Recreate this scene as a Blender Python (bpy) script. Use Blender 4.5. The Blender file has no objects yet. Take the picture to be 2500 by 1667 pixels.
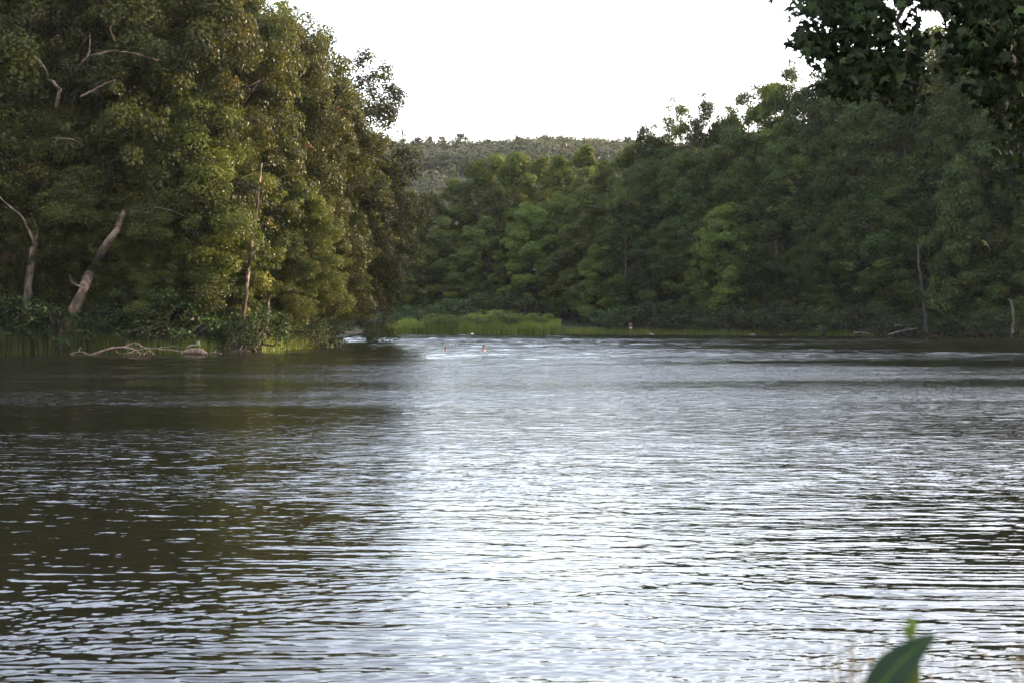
import bpy, math, random
import numpy as np
from mathutils import Vector, Matrix

S = bpy.context.scene
R_ = math.radians
F, CX, HY, CH = 4200.0, 1250.0, 767.0, 3.0      # photograph pixels: focal length, centre column, horizon row; camera height (m)

# ------------------------------------------------------------------ camera
cam = bpy.data.cameras.new('camera')
cam.sensor_width = 36.0
cam.lens = F / 2500.0 * 36.0
cam.clip_start = 0.1
cam.clip_end = 12000
cam.dof.use_dof = True
cam.dof.focus_distance = 150.0
cam.dof.aperture_fstop = 5.8
camo = bpy.data.objects.new('camera', cam)
S.collection.objects.link(camo)
camo.location = (0, 0, CH)
camo.rotation_euler = (R_(90) - math.atan((833.5 - HY) / F), 0, 0)
S.camera = camo

# ------------------------------------------------------------------ sky and sun
SUN_EL, SUN_AZ = R_(10.5), R_(56)                 # azimuth measured from +Y (view direction) towards +X
w = bpy.data.worlds.new('World'); S.world = w; w.use_nodes = True
nt = w.node_tree; nt.nodes.clear()
sky = nt.nodes.new('ShaderNodeTexSky'); sky.sky_type = 'NISHITA'; sky.sun_disc = False
sky.sun_elevation = SUN_EL; sky.sun_rotation = SUN_AZ
sky.air_density = 1.0; sky.dust_density = 2.9; sky.ozone_density = 2.3; sky.altitude = 100
bg = nt.nodes.new('ShaderNodeBackground'); bg.inputs[1].default_value = 0.10
wo = nt.nodes.new('ShaderNodeOutputWorld')
# the clear-sky colour seen through a thin, even veil of high cloud
warm = nt.nodes.new('ShaderNodeMix'); warm.data_type = 'RGBA'; warm.blend_type = 'MULTIPLY'; warm.inputs['Factor'].default_value = 1.0
warm.inputs['B'].default_value = (1.0, 0.93, 0.90, 1)
veil = nt.nodes.new('ShaderNodeMix'); veil.data_type = 'RGBA'; veil.blend_type = 'ADD'; veil.inputs['Factor'].default_value = 1.0
veil.inputs['B'].default_value = (2.05, 1.95, 2.1, 1)
nt.links.new(sky.outputs[0], warm.inputs['A']); nt.links.new(warm.outputs['Result'], veil.inputs['A']); nt.links.new(veil.outputs['Result'], bg.inputs[0])
nt.links.new(bg.outputs[0], wo.inputs[0])
sl = bpy.data.lights.new('sun', 'SUN'); sl.energy = 2.0; sl.angle = R_(14); sl.color = (1.0, 0.80, 0.55)
so = bpy.data.objects.new('sun', sl); S.collection.objects.link(so)
sd = Vector((math.sin(SUN_AZ) * math.cos(SUN_EL), math.cos(SUN_AZ) * math.cos(SUN_EL), math.sin(SUN_EL)))
so.rotation_euler = sd.to_track_quat('Z', 'Y').to_euler()
so.location = (60, 20, 60)
S.view_settings.view_transform = 'Standard'; S.view_settings.look = 'None'
S.view_settings.gamma = 1.0; S.view_settings.use_curve_mapping = False
S.view_settings.exposure = 2.7
S.render.engine = 'CYCLES'
S.cycles.max_bounces = 6; S.cycles.diffuse_bounces = 2; S.cycles.glossy_bounces = 2
S.cycles.transmission_bounces = 3; S.cycles.transparent_max_bounces = 8

COL = S.collection
rng = np.random.default_rng(7)

def P(px, py, D):
    """photograph pixel + distance -> point in the place (used while measuring where things stand)"""
    return np.array([(px - CX) / F * D, D, CH + (HY - py) / F * D])

# ------------------------------------------------------------------ materials
def mat(name):
    m = bpy.data.materials.new(name); m.use_nodes = True
    n = m.node_tree; n.nodes.clear()
    o = n.nodes.new('ShaderNodeOutputMaterial')
    return m, n, o

def node(n, t, **kw):
    x = n.nodes.new(t)
    for k, v in kw.items(): setattr(x, k, v)
    return x

def leaf_mat(name, dark, light, trans=0.35, rough=0.55, spec=0.3, yellow=(0.16, 0.14, 0.03)):
    m, n, o = mat(name); L = n.links.new
    at = node(n, 'ShaderNodeAttribute', attribute_name='tint')
    sep = node(n, 'ShaderNodeSeparateColor'); L(at.outputs['Color'], sep.inputs[0])
    oi = node(n, 'ShaderNodeObjectInfo')
    mx = node(n, 'ShaderNodeMix', data_type='RGBA')
    mx.inputs['A'].default_value = (*dark, 1); mx.inputs['B'].default_value = (*light, 1)
    L(sep.outputs[0], mx.inputs['Factor'])
    mxy = node(n, 'ShaderNodeMix', data_type='RGBA'); mxy.inputs['B'].default_value = (*yellow, 1)
    L(sep.outputs[1], mxy.inputs['Factor']); L(mx.outputs['Result'], mxy.inputs['A'])
    mxr = node(n, 'ShaderNodeMix', data_type='RGBA'); mxr.inputs['B'].default_value = (0.35, 0.03, 0.01, 1)
    L(sep.outputs[2], mxr.inputs['Factor']); L(mxy.outputs['Result'], mxr.inputs['A'])
    hs = node(n, 'ShaderNodeHueSaturation')
    mr = node(n, 'ShaderNodeMapRange'); mr.inputs['To Min'].default_value = 0.475; mr.inputs['To Max'].default_value = 0.51
    L(oi.outputs['Random'], mr.inputs['Value']); L(mr.outputs[0], hs.inputs['Hue'])
    mv = node(n, 'ShaderNodeMapRange'); mv.inputs['To Min'].default_value = 0.42; mv.inputs['To Max'].default_value = 1.12
    L(oi.outputs['Random'], mv.inputs['Value']); L(mv.outputs[0], hs.inputs['Value'])
    L(mxr.outputs['Result'], hs.inputs['Color'])
    pb = node(n, 'ShaderNodeBsdfPrincipled'); pb.inputs['Roughness'].default_value = rough
    pb.inputs['Specular IOR Level'].default_value = spec
    tr = node(n, 'ShaderNodeBsdfTranslucent')
    L(hs.outputs[0], pb.inputs['Base Color'])
    mt = node(n, 'ShaderNodeMix', data_type='RGBA', blend_type='MULTIPLY'); mt.inputs['Factor'].default_value = 1
    mt.inputs['B'].default_value = (1.25, 1.3, 0.6, 1); L(hs.outputs[0], mt.inputs['A']); L(mt.outputs['Result'], tr.inputs[0])
    ms = node(n, 'ShaderNodeMixShader'); ms.inputs[0].default_value = trans
    L(pb.outputs[0], ms.inputs[1]); L(tr.outputs[0], ms.inputs[2]); L(ms.outputs[0], o.inputs[0])
    return m

def noise_mat(name, c1, c2, scale=2.0, rough=0.85, stretch=(1, 1, 1), c3=None, bump=0.3, detail=6):
    m, n, o = mat(name); L = n.links.new
    tc = node(n, 'ShaderNodeTexCoord'); mp = node(n, 'ShaderNodeMapping'); mp.inputs['Scale'].default_value = stretch
    L(tc.outputs['Object'], mp.inputs[0])
    nz = node(n, 'ShaderNodeTexNoise'); nz.inputs['Scale'].default_value = scale; nz.inputs['Detail'].default_value = detail
    L(mp.outputs[0], nz.inputs['Vector'])
    cr = node(n, 'ShaderNodeValToRGB'); e = cr.color_ramp.elements
    e[0].position = 0.38; e[0].color = (*c1, 1); e[1].position = 0.62; e[1].color = (*c2, 1)
    if c3:
        k = cr.color_ramp.elements.new(0.5); k.color = (*c3, 1)
    L(nz.outputs['Fac'], cr.inputs[0])
    pb = node(n, 'ShaderNodeBsdfPrincipled'); pb.inputs['Roughness'].default_value = rough
    pb.inputs['Specular IOR Level'].default_value = 0.25
    L(cr.outputs[0], pb.inputs['Base Color'])
    bp = node(n, 'ShaderNodeBump'); bp.inputs['Strength'].default_value = bump; bp.inputs['Distance'].default_value = 0.05
    L(nz.outputs['Fac'], bp.inputs['Height']); L(bp.outputs[0], pb.inputs['Normal'])
    L(pb.outputs[0], o.inputs[0])
    return m

M = {}
M['leaf_l'] = leaf_mat('sycamore_foliage', (0.037, 0.050, 0.009), (0.128, 0.130, 0.020), rough=0.5, spec=0.25, yellow=(0.20, 0.17, 0.03))
M['leaf_r'] = leaf_mat('river_foliage', (0.030, 0.052, 0.012), (0.090, 0.118, 0.024), trans=0.32, rough=0.55, spec=0.2)
M['leaf_c'] = leaf_mat('far_bank_foliage', (0.055, 0.090, 0.018), (0.190, 0.215, 0.038), trans=0.32, spec=0.2)
M['leaf_h'] = leaf_mat('hill_foliage', (0.058, 0.070, 0.022), (0.150, 0.140, 0.036), trans=0.2, yellow=(0.17, 0.11, 0.05))
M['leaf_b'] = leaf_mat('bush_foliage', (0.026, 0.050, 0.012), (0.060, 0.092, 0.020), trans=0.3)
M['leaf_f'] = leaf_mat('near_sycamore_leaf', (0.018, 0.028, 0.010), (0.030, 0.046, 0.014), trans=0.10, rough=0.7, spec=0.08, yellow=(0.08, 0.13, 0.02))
M['leaf_p'] = leaf_mat('plant_leaf', (0.035, 0.066, 0.038), (0.05, 0.10, 0.02), trans=0.12, rough=0.65, spec=0.12, yellow=(0.16, 0.22, 0.03))
M['grass'] = leaf_mat('reed_green', (0.10, 0.14, 0.025), (0.20, 0.235, 0.04), trans=0.35, yellow=(0.26, 0.22, 0.06))
M['straw'] = leaf_mat('dry_grass', (0.13, 0.10, 0.06), (0.20, 0.15, 0.09), trans=0.3)
M['bark'] = noise_mat('sycamore_bark', (0.06, 0.04, 0.027), (0.22, 0.15, 0.10), 2.2, 0.9, (1, 1, 0.45), (0.13, 0.085, 0.058))
M['bark_d'] = noise_mat('grey_bark', (0.06, 0.045, 0.035), (0.14, 0.11, 0.085), 3, 0.9, (1, 1, 0.3))
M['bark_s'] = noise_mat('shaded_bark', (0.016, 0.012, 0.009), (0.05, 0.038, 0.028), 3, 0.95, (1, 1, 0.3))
M['drift'] = noise_mat('driftwood', (0.11, 0.07, 0.05), (0.25, 0.16, 0.12), 4, 0.8, (1, 1, 1))
M['drift_w'] = noise_mat('bleached_wood', (0.28, 0.23, 0.18), (0.42, 0.35, 0.29), 5, 0.8)
M['mud'] = noise_mat('river_mud', (0.055, 0.035, 0.022), (0.13, 0.085, 0.055), 0.8, 0.7, c3=(0.08, 0.06, 0.03))
M['ground'] = noise_mat('forest_floor', (0.025, 0.025, 0.012), (0.055, 0.06, 0.025), 0.35, 0.95)
M['skin'] = noise_mat('skin', (0.30, 0.16, 0.11), (0.38, 0.21, 0.14), 9, 0.6, bump=0.02)
M['hair'] = noise_mat('dark_hair', (0.02, 0.014, 0.010), (0.045, 0.03, 0.02), 30, 0.6)
M['cloth_d'] = noise_mat('maroon_swimwear', (0.10, 0.02, 0.025), (0.15, 0.035, 0.04), 12, 0.8)
M['cloth_w'] = noise_mat('pale_cloth', (0.55, 0.5, 0.45), (0.68, 0.64, 0.6), 12, 0.85)
M['white'] = noise_mat('white_plastic', (0.75, 0.75, 0.70), (0.85, 0.85, 0.8), 8, 0.4, bump=0.02)
M['rock'] = noise_mat('river_rock', (0.16, 0.12, 0.10), (0.32, 0.25, 0.21), 3, 0.8)

def water_mat():
    m, n, o = mat('river_water'); L = n.links.new
    pb = node(n, 'ShaderNodeBsdfPrincipled')
    pb.inputs['Base Color'].default_value = (0.012, 0.011, 0.006, 1)
    pb.inputs['Roughness'].default_value = 0.03; pb.inputs['IOR'].default_value = 1.333
    tc = node(n, 'ShaderNodeTexCoord')
    mp = node(n, 'ShaderNodeMapping'); mp.inputs['Scale'].default_value = (0.42, 1, 1)
    L(tc.outputs['Object'], mp.inputs[0])
    n1 = node(n, 'ShaderNodeTexNoise'); n1.inputs['Scale'].default_value = 3.8; n1.inputs['Detail'].default_value = 3.0
    n1.inputs['Roughness'].default_value = 0.5
    n2 = node(n, 'ShaderNodeTexNoise'); n2.inputs['Scale'].default_value = 0.16; n2.inputs['Detail'].default_value = 3
    mp2 = node(n, 'ShaderNodeMapping'); mp2.inputs['Scale'].default_value = (0.35, 1, 1); L(tc.outputs['Object'], mp2.inputs[0])
    L(mp.outputs[0], n1.inputs['Vector']); L(mp2.outputs[0], n2.inputs['Vector'])
    at = node(n, 'ShaderNodeAttribute', attribute_name='ripple')
    mu = node(n, 'ShaderNodeMath', operation='MULTIPLY'); L(n2.outputs['Fac'], mu.inputs[0]); L(at.outputs['Fac'], mu.inputs[1])
    mh = node(n, 'ShaderNodeMath', operation='MULTIPLY'); L(mu.outputs[0], mh.inputs[0]); L(n1.outputs['Fac'], mh.inputs[1])
    bp = node(n, 'ShaderNodeBump'); bp.inputs['Distance'].default_value = 0.065; bp.inputs['Strength'].default_value = 1.0
    L(mh.outputs[0], bp.inputs['Height']); L(bp.outputs[0], pb.inputs['Normal'])
    L(pb.outputs[0], o.inputs[0])
    return m
M['water'] = water_mat()

# ------------------------------------------------------------------ mesh helpers
def np_mesh(name, V, Fc, material=None, smooth=False, tint=None, attr=None):
    """V (n,3); Fc list of arrays of equal-sized faces, or one array"""
    if not isinstance(Fc, (list, tuple)): Fc = [Fc]
    Fc = [np.asarray(f, dtype=np.int32) for f in Fc if len(f)]
    me = bpy.data.meshes.new(name)
    V = np.asarray(V, dtype=np.float32)
    me.vertices.add(len(V)); me.vertices.foreach_set('co', V.ravel())
    loops = np.concatenate([f.ravel() for f in Fc]); tot = np.concatenate([np.full(len(f), f.shape[1], dtype=np.int32) for f in Fc])
    st = np.concatenate([[0], np.cumsum(tot)[:-1]]).astype(np.int32)
    me.loops.add(len(loops)); me.loops.foreach_set('vertex_index', loops)
    me.polygons.add(len(tot)); me.polygons.foreach_set('loop_start', st); me.polygons.foreach_set('loop_total', tot)
    if smooth: me.polygons.foreach_set('use_smooth', np.ones(len(tot), dtype=bool))
    me.update(calc_edges=True); me.validate()
    if tint is not None:
        a = me.color_attributes.new('tint', 'FLOAT_COLOR', 'POINT')
        c = np.ones((len(V), 4), dtype=np.float32); c[:, :3] = tint
        a.data.foreach_set('color', c.ravel())
    if attr is not None:
        a = me.attributes.new(attr[0], 'FLOAT', 'POINT'); a.data.foreach_set('value', attr[1].astype(np.float32))
    if material: me.materials.append(material)
    return me

def link(name, me, parent=None, loc=None, label=None, cat=None, group=None, kind=None):
    o = bpy.data.objects.new(name, me); COL.objects.link(o)
    if parent is not None: o.parent = parent
    if loc is not None: o.location = loc
    if label: o['label'] = label
    if cat: o['category'] = cat
    if group: o['group'] = group
    if kind: o['kind'] = kind
    return o

def thing(name, loc, label, cat, group=None, rz=0.0, sc=(1, 1, 1)):
    o = bpy.data.objects.new(name, None); COL.objects.link(o)
    o.empty_display_size = 0.5
    o.location = loc; o.rotation_euler = (0, 0, rz); o.scale = sc
    o['label'] = label; o['category'] = cat
    if group: o['group'] = group
    return o

class Geo:
    def __init__(s): s.v = []; s.q = []; s.t = []; s.n = 0
    def tube(s, pts, rad, k=6, seed=0, rough=0.0):
        pts = np.asarray(pts, float); m = len(pts)
        rad = np.asarray(rad, float)
        d = np.gradient(pts, axis=0); d /= np.linalg.norm(d, axis=1)[:, None] + 1e-9
        up = np.array([0.13, 0.31, 0.94]); 
        if abs(d[0] @ up) > 0.9: up = np.array([0.97, 0.2, 0.1])
        a = np.cross(d, up); a /= np.linalg.norm(a, axis=1)[:, None] + 1e-9
        b = np.cross(d, a)
        th = np.linspace(0, 2 * math.pi, k, endpoint=False)
        rr = rad[:, None] * np.ones(k)
        if rough:
            g = np.random.default_rng(seed); rr = rr * (1 + rough * g.uniform(-1, 1, rr.shape))
        v = pts[:, None, :] + rr[..., None] * (np.cos(th)[None, :, None] * a[:, None, :] + np.sin(th)[None, :, None] * b[:, None, :])
        base = s.n; s.v.append(v.reshape(-1, 3)); s.n += m * k
        i = np.arange(m - 1)[:, None] * k; j = np.arange(k)[None, :]; j2 = (j + 1) % k
        q = np.stack([i + j, i + j2, i + k + j2, i + k + j], -1).reshape(-1, 4) + base
        s.q.append(q)
        for end, fl in ((0, 1), (m - 1, 0)):
            c = pts[end]; s.v.append(c[None]); ci = s.n; s.n += 1
            ring = base + end * k + np.arange(k); r2 = np.roll(ring, -1)
            s.t.append(np.stack([np.full(k, ci), r2 if fl else ring, ring if fl else r2], -1))
        return s
    def mesh(s, name, material, smooth=True):
        return np_mesh(name, np.concatenate(s.v), [np.concatenate(s.q), np.concatenate(s.t)] if s.t else [np.concatenate(s.q)], material, smooth)

def curve(p, n, seed=0, wob=0.0):
    """smooth polyline through control points"""
    p = np.asarray(p, float); m = len(p)
    t = np.linspace(0, m - 1, n); i = np.clip(t.astype(int), 0, m - 2); f = (t - i)[:, None]
    p0 = p[np.clip(i - 1, 0, m - 1)]; p1 = p[i]; p2 = p[i + 1]; p3 = p[np.clip(i + 2, 0, m - 1)]
    r = 0.5 * ((2 * p1) + (-p0 + p2) * f + (2 * p0 - 5 * p1 + 4 * p2 - p3) * f ** 2 + (-p0 + 3 * p1 - 3 * p2 + p3) * f ** 3)
    if wob:
        g = np.random.default_rng(seed); r[1:-1] += g.normal(0, wob, (n - 2, 3))
    return r

def unit(v): return v / (np.linalg.norm(v, axis=-1, keepdims=True) + 1e-9)

def leaf_quads(pos, nrm, size, g, asp=0.75, fold=0.18):
    """diamond leaves, two triangles each, folded on the midrib"""
    n = len(pos); nrm = unit(nrm)
    r = unit(g.normal(size=(n, 3))); a = unit(np.cross(nrm, r)); b = np.cross(nrm, a)
    s = size[:, None]
    p0 = pos - a * s * 0.5; p2 = pos + a * s * 0.5
    p1 = pos + b * s * 0.5 * asp + nrm * s * fold + a * s * 0.08; p3 = pos - b * s * 0.5 * asp + nrm * s * fold + a * s * 0.08
    V = np.stack([p0, p1, p2, p3], 1).reshape(-1, 3)
    k = np.arange(n)[:, None] * 4
    T = np.concatenate([k + [0, 1, 2], k + [0, 2, 3]], 0)
    return V, T

# ------------------------------------------------------------------ broadleaf prototypes (30 m tall, scaled where planted)
def make_tree_meshes(name, seed, H=30.0, RAD=8.0, zb=3.0, lobes=34, puffs=10, per=90, ls=0.36, lm='leaf_l', bm='bark', prof='round',
                     sprigs=30, red=0.0, yel=0.06, flat=0.95, trunk_r=0.42):
    g = np.random.default_rng(seed)
    G = Geo()
    tz = np.linspace(0, 0.9 * H, 9)
    bend = np.cumsum(g.normal(0, 0.35, (9, 2)), 0) * (H / 30); bend[0] = 0
    tp = np.column_stack([bend, tz])
    G.tube(tp, np.linspace(trunk_r, 0.07, 9) * (1 + 0.5 * np.exp(-tz / 1.0)), 8, seed, 0.06)
    pc, pr, pdir = [], [], []
    for i in range(lobes):
        t = (i + 0.5) / lobes; t = t ** 0.9
        z = zb + (H - zb) * (0.06 + 0.90 * t)
        if prof == 'round': env = math.sin(math.pi * min(1, 0.22 + 0.78 * t)) ** 0.55 * (1 - 0.25 * t)
        elif prof == 'tall': env = (0.75 + 0.25 * math.sin(math.pi * t)) * (1 - t ** 3) + 0.12
        elif prof == 'cone': env = 1.05 * (1 - t) + 0.10
        else: env = 1 - 0.5 * t
        az = i * 2.39996 + g.uniform(-0.5, 0.5)
        rr = RAD * env * g.uniform(0.40, 0.98)
        c = np.array([rr * math.cos(az), rr * math.sin(az), z + g.uniform(-0.7, 0.7)])
        lr = RAD * g.uniform(0.17, 0.36) * (0.65 + 0.35 * env)
        # limb
        z0 = max(zb * 0.5, z - rr * g.uniform(0.5, 0.9) - 1.0)
        base = np.array([np.interp(z0, tz, tp[:, 0]), np.interp(z0, tz, tp[:, 1]), z0])
        mid = base * 0.5 + c * 0.5 + np.array([0, 0, -0.4 + g.uniform(-0.4, 0.4)])
        br = 0.05 + 0.11 * (1 - t)
        cv = curve([base, mid, c], 6, seed + i, 0.12)
        G.tube(cv, np.linspace(br, 0.04, 6), 5)
        for j in range(puffs):
            d = g.normal(size=3); d[2] = d[2] * 0.7 + 0.15; d = d / np.linalg.norm(d)
            out = np.array([math.cos(az), math.sin(az), 0.1]); d = d + out * 0.35; d /= np.linalg.norm(d)
            q = c + d * lr * np.array([1, 1, flat]) * g.uniform(0.55, 1.15)
            q[2] = max(q[2], 0.6)
            pc.append(q); pr.append(g.uniform(0.55, 1.15) * RAD / 8 * 1.15 + 0.15); pdir.append(d)
            if j % 2 == 0:
                G.tube(curve([c, (c + q) / 2 + [0, 0, -0.15], q], 3), [0.035, 0.028, 0.015], 3)
    for j in range(sprigs):                      # loose sprigs that break the outline
        t = g.uniform(0.15, 1.0); z = zb + (H - zb) * t
        env = math.sin(math.pi * min(1, 0.22 + 0.78 * t)) ** 0.55 * (1 - 0.25 * t) if prof == 'round' else ((1 - t ** 3) * 0.95 + 0.1 if prof != 'cone' else 1.1 * (1 - t) + 0.05)
        az = g.uniform(0, 2 * math.pi); rr = RAD * env * g.uniform(0.95, 1.32)
        q = np.array([rr * math.cos(az), rr * math.sin(az), z + (g.uniform(0, .5) if t > 0.8 else 0)])
        pc.append(q); pr.append(g.uniform(0.4, 0.85)); pdir.append(unit(q - [0, 0, z - 2]))
        G.tube(curve([q * [0.6, 0.6, 1] - [0, 0, 1.0], q], 3), [0.04, 0.03, 0.012], 3)
    pc = np.array(pc); pr = np.array(pr); pdir = np.array(pdir)
    cnt = np.maximum(6, (per * (pr / 0.95) ** 2).astype(int)); idx = np.repeat(np.arange(len(pc)), cnt); n = len(idx)
    d = g.normal(size=(n, 3)); d[:, 2] = d[:, 2] * 0.9 + 0.25; d = unit(d + pdir[idx] * 0.45)
    rad = pr[idx] * (0.35 + 0.75 * g.random(n) ** 0.6)
    pos = pc[idx] + d * rad[:, None] * np.array([1.08, 1.08, 0.85])
    nr = unit(d * 0.8 + np.array([0, 0, 0.45]) + g.normal(0, 0.55, (n, 3)))
    sz = ls * g.uniform(0.65, 1.25, n)
    V, T = leaf_quads(pos, nr, sz, g)
    lobe_t = np.repeat(g.random(lobes), puffs); lobe_t = np.concatenate([lobe_t, g.random(sprigs)])
    puff_t = g.random(len(pc)) * 0.25 + lobe_t * 0.45
    tint = np.zeros((n, 3)); tint[:, 0] = np.clip(puff_t[idx] + g.uniform(-0.1, 0.32, n), 0, 1)
    py = (g.random(len(pc)) < yel) * g.uniform(0.3, 0.9, len(pc)); tint[:, 1] = np.clip(py[idx] + (g.random(n) < 0.04) * 0.6, 0, 1)
    if red:
        rp = np.zeros(len(pc)); rp[g.random(len(pc)) < red] = 1
        tint[:, 2] = (rp[idx] * (g.random(n) < 0.12))
    zm = np.percentile(V[:, 2], 99.8); V[:, 2] *= H / zm
    for a_ in G.v: a_[:, 2] *= H / zm
    crown = np_mesh(name + '_crown', V, T, M[lm], False, np.repeat(tint, 4, 0))
    trunk = G.mesh(name + '_trunk', M[bm])
    return trunk, crown, H


LMK = [(-60, 'the left frame edge'), (60, 'the forked pale trunk'), (180, 'the leaning pale trunk'), (290, 'the arching driftwood'), (400, 'the middle of the driftwood'), (480, 'the driftwood root end'),
       (560, 'the dark hollow'), (620, 'the slender pale trunk'), (700, 'the grassy bank point'), (780, 'the tip of the bank point'), (900, 'the left channel gap'), (980, 'the left end of the island'), (1050, 'the rounded island shrub'), (1120, 'the island dip'), (1160, 'the white float'),
       (1200, 'the tallest island shrub'), (1262, 'the ridge conifer'), (1320, 'the right end of the island'), (1390, 'the rounded dark ridge tree'), (1430, 'the golden central top'), (1480, 'the last ridge dip'), (1540, 'the standing person'), (1590, 'the flat reddish rock'),
       (1655, 'the first sharp skyline peak'), (1715, 'the bright green young tree'), (1775, 'the shallow skyline dip'), (1838, 'the pale pointed rock'), (1907, 'the smaller pale rock'), (1960, 'the left tip of the near leaves'), (2030, 'the vine draped tree'),
       (2107, 'the short pale log'), (2200, 'the slanting fallen log'), (2255, 'the tall dim trunk'), (2345, 'the pointed young tree'), (2400, 'the leafy low tree'), (2470, 'the small bent trunk'), (2560, 'the right frame edge')]
USED = {}
def mark(px, fmt):
    """a label placed by the nearest landmark that this kind of thing has not used yet"""
    near_ = [b for d, b in sorted((abs(px - a), b) for a, b in LMK)][:4]
    for ph in near_[:2] + [near_[i] + ', towards ' + near_[j] for i, j in ((0, 1), (0, 2), (1, 2), (1, 3), (0, 3), (1, 0), (2, 0))]:
        if fmt % ph not in USED: USED[fmt % ph] = 1; return fmt % ph
    return fmt % near_[0]

PROTO = {}
for k, sd_ in enumerate((11, 23, 37)):
    PROTO['big%d' % k] = make_tree_meshes('big_sycamore', sd_, 30, 8.2, 4.0, 40, 11, 150, 0.28, 'leaf_l', 'bark', 'round', 44, red=0.008, yel=0.05)
PROTO['airy0'] = make_tree_meshes('airy_tree', 29, 30, 7.5, 5.0, 24, 7, 105, 0.28, 'leaf_l', 'bark', 'round', 110, yel=0.08)
PROTO['airy1'] = make_tree_meshes('airy_tree', 61, 30, 5.5, 4.0, 22, 7, 80, 0.34, 'leaf_r', 'bark_d', 'tall', 90, yel=0.12)
for k, sd_ in enumerate((41, 53, 67)):
    PROTO['tall%d' % k] = make_tree_meshes('tall_tree', sd_, 30, 6.0, 2.5, 34, 9, 100, 0.34, 'leaf_r', 'bark_d', 'tall', 30, yel=0.05)
for k, sd_ in enumerate((71, 83)):
    PROTO['cen%d' % k] = make_tree_meshes('far_tree', sd_, 30, 6.4, 2.5, 32, 9, 85, 0.38, 'leaf_c', 'bark_d', 'tall', 26, yel=0.22)
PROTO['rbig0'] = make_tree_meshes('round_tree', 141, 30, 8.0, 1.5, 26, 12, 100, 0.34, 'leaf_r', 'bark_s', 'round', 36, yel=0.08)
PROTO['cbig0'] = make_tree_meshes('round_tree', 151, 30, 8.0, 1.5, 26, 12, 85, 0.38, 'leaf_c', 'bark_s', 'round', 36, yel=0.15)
PROTO['young0'] = make_tree_meshes('young_tree', 91, 30, 8.5, 1.5, 32, 9, 95, 0.45, 'leaf_r', 'bark_d', 'cone', 20, yel=0.05)
for k, sd_ in enumerate((101, 113)):
    PROTO['bush%d' % k] = make_tree_meshes('bush', sd_, 4.0, 2.6, 0.3, 12, 8, 60, 0.22, 'leaf_b', 'bark_d', 'dome', 14, yel=0.03, trunk_r=0.08)
PROTO['hillt'] = make_tree_meshes('hill_tree', 131, 12, 5, 2.0, 14, 6, 16, 0.85, 'leaf_h', 'bark_d', 'round', 4, yel=0.1, trunk_r=0.2)

def plant(kind, x, y, H, label, cat='tree', group=None, rad=1.0, rz=None, name='broadleaf_tree', lean=(0, 0), z=None, lm=None):
    tm, cm, h0 = PROTO[kind]
    s = H / h0
    o = thing(name, (x, y, ground_z(x, y) - 0.05 if z is None else z), label, cat, group)
    o.rotation_euler = (lean[0], lean[1], rng.uniform(0, 6.28) if rz is None else rz)
    o.scale = (s * rad, s * rad, s)
    link('trunk', tm, o)
    link('crown', cm, o)
    return o

# ------------------------------------------------------------------ river outline and terrain
RIVER = np.array([(-400, -22), (-150, -8), (-30, 5.0), (-5, 7.6), (3.5, 8.0), (7.5, 11), (10.5, 18), (16, 32), (27, 48), (48, 78), (74, 120), (84, 165), (76, 195),
                  (64.5, 217), (52, 228), (42, 235), (29, 243), (15, 248.5), (6, 250), (0, 251), (-8, 252), (-17, 253), (-22, 262), (-34, 276),
                  (-100, 292), (-300, 310), (-500, 330), (-500, 250), (-300, 235), (-100, 218), (-45, 203), (-26, 190), (-18.4, 176), (-17.3, 166),
                  (-18.2, 152), (-20.5, 141), (-24, 134), (-31, 131), (-38.5, 129.5), (-50, 124), (-75, 108), (-110, 78), (-160, 45), (-260, 20), (-500, 0)], float)

def sdf(x, y):
    """signed distance to the river outline: negative on water"""
    x = np.asarray(x, float); y = np.asarray(y, float)
    d2 = np.full(x.shape, 1e18); ins = np.zeros(x.shape, bool)
    n = len(RIVER)
    for i in range(n):
        ax, ay = RIVER[i]; bx, by = RIVER[(i + 1) % n]
        ex, ey = bx - ax, by - ay
        t = np.clip(((x - ax) * ex + (y - ay) * ey) / (ex * ex + ey * ey), 0, 1)
        d2 = np.minimum(d2, (x - ax - t * ex) ** 2 + (y - ay - t * ey) ** 2)
        c = ((ay > y) != (by > y))
        with np.errstate(divide='ignore', invalid='ignore'):
            xi = ax + (y - ay) * ex / (ey if ey != 0 else 1e-9)
        ins ^= (c & (x < xi))
    d = np.sqrt(d2)
    return np.where(ins, -d, d)

def terrain(x, y):
    x = np.asarray(x, float); y = np.asarray(y, float)
    s = sdf(x, y)
    w_ = 0.5 * np.sin(x * 0.9 + y * 0.37) + 0.35 * np.sin(x * 0.41 - y * 0.77 + 2) 
    s2 = s + w_ * 0.35
    z = np.where(s2 < 0, np.maximum(-1.6, s2 * 0.35), 0)
    land = np.where(s2 >= 0, 0.10 * np.minimum(s2, 1.5) + 0.9 * (1 - np.exp(-np.maximum(s2 - 1.0, 0) / 5.0)), 0)
    land = land + 3.5 * (1 - np.exp(-np.maximum(s2 - 12, 0) / 14.0))
    land = land + np.where(s2 > 3, 0.12 * np.sin(x * 0.31 + 1) * np.sin(y * 0.27), 0)
    near = (y < 30)
    land = land + np.where(near & (s2 > 0), 0.55 * (1 - np.exp(-np.maximum(s2, 0) / 2.5)), 0)
    hill = 78 * 1 / (1 + np.exp(-(y - 760) / 55.0)) * (1 + 0.02 * np.sin(x * 0.021 + 1.2) + 0.015 * np.sin(x * 0.063)) + 6 * np.clip((y - 420) / 300, 0, 1)
    return z + land + np.where(y > 350, hill - 78 / (1 + math.exp(410 / 55.0)), 0)

def ground_z(x, y): return float(terrain(np.array([x]), np.array([y]))[0])

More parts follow.
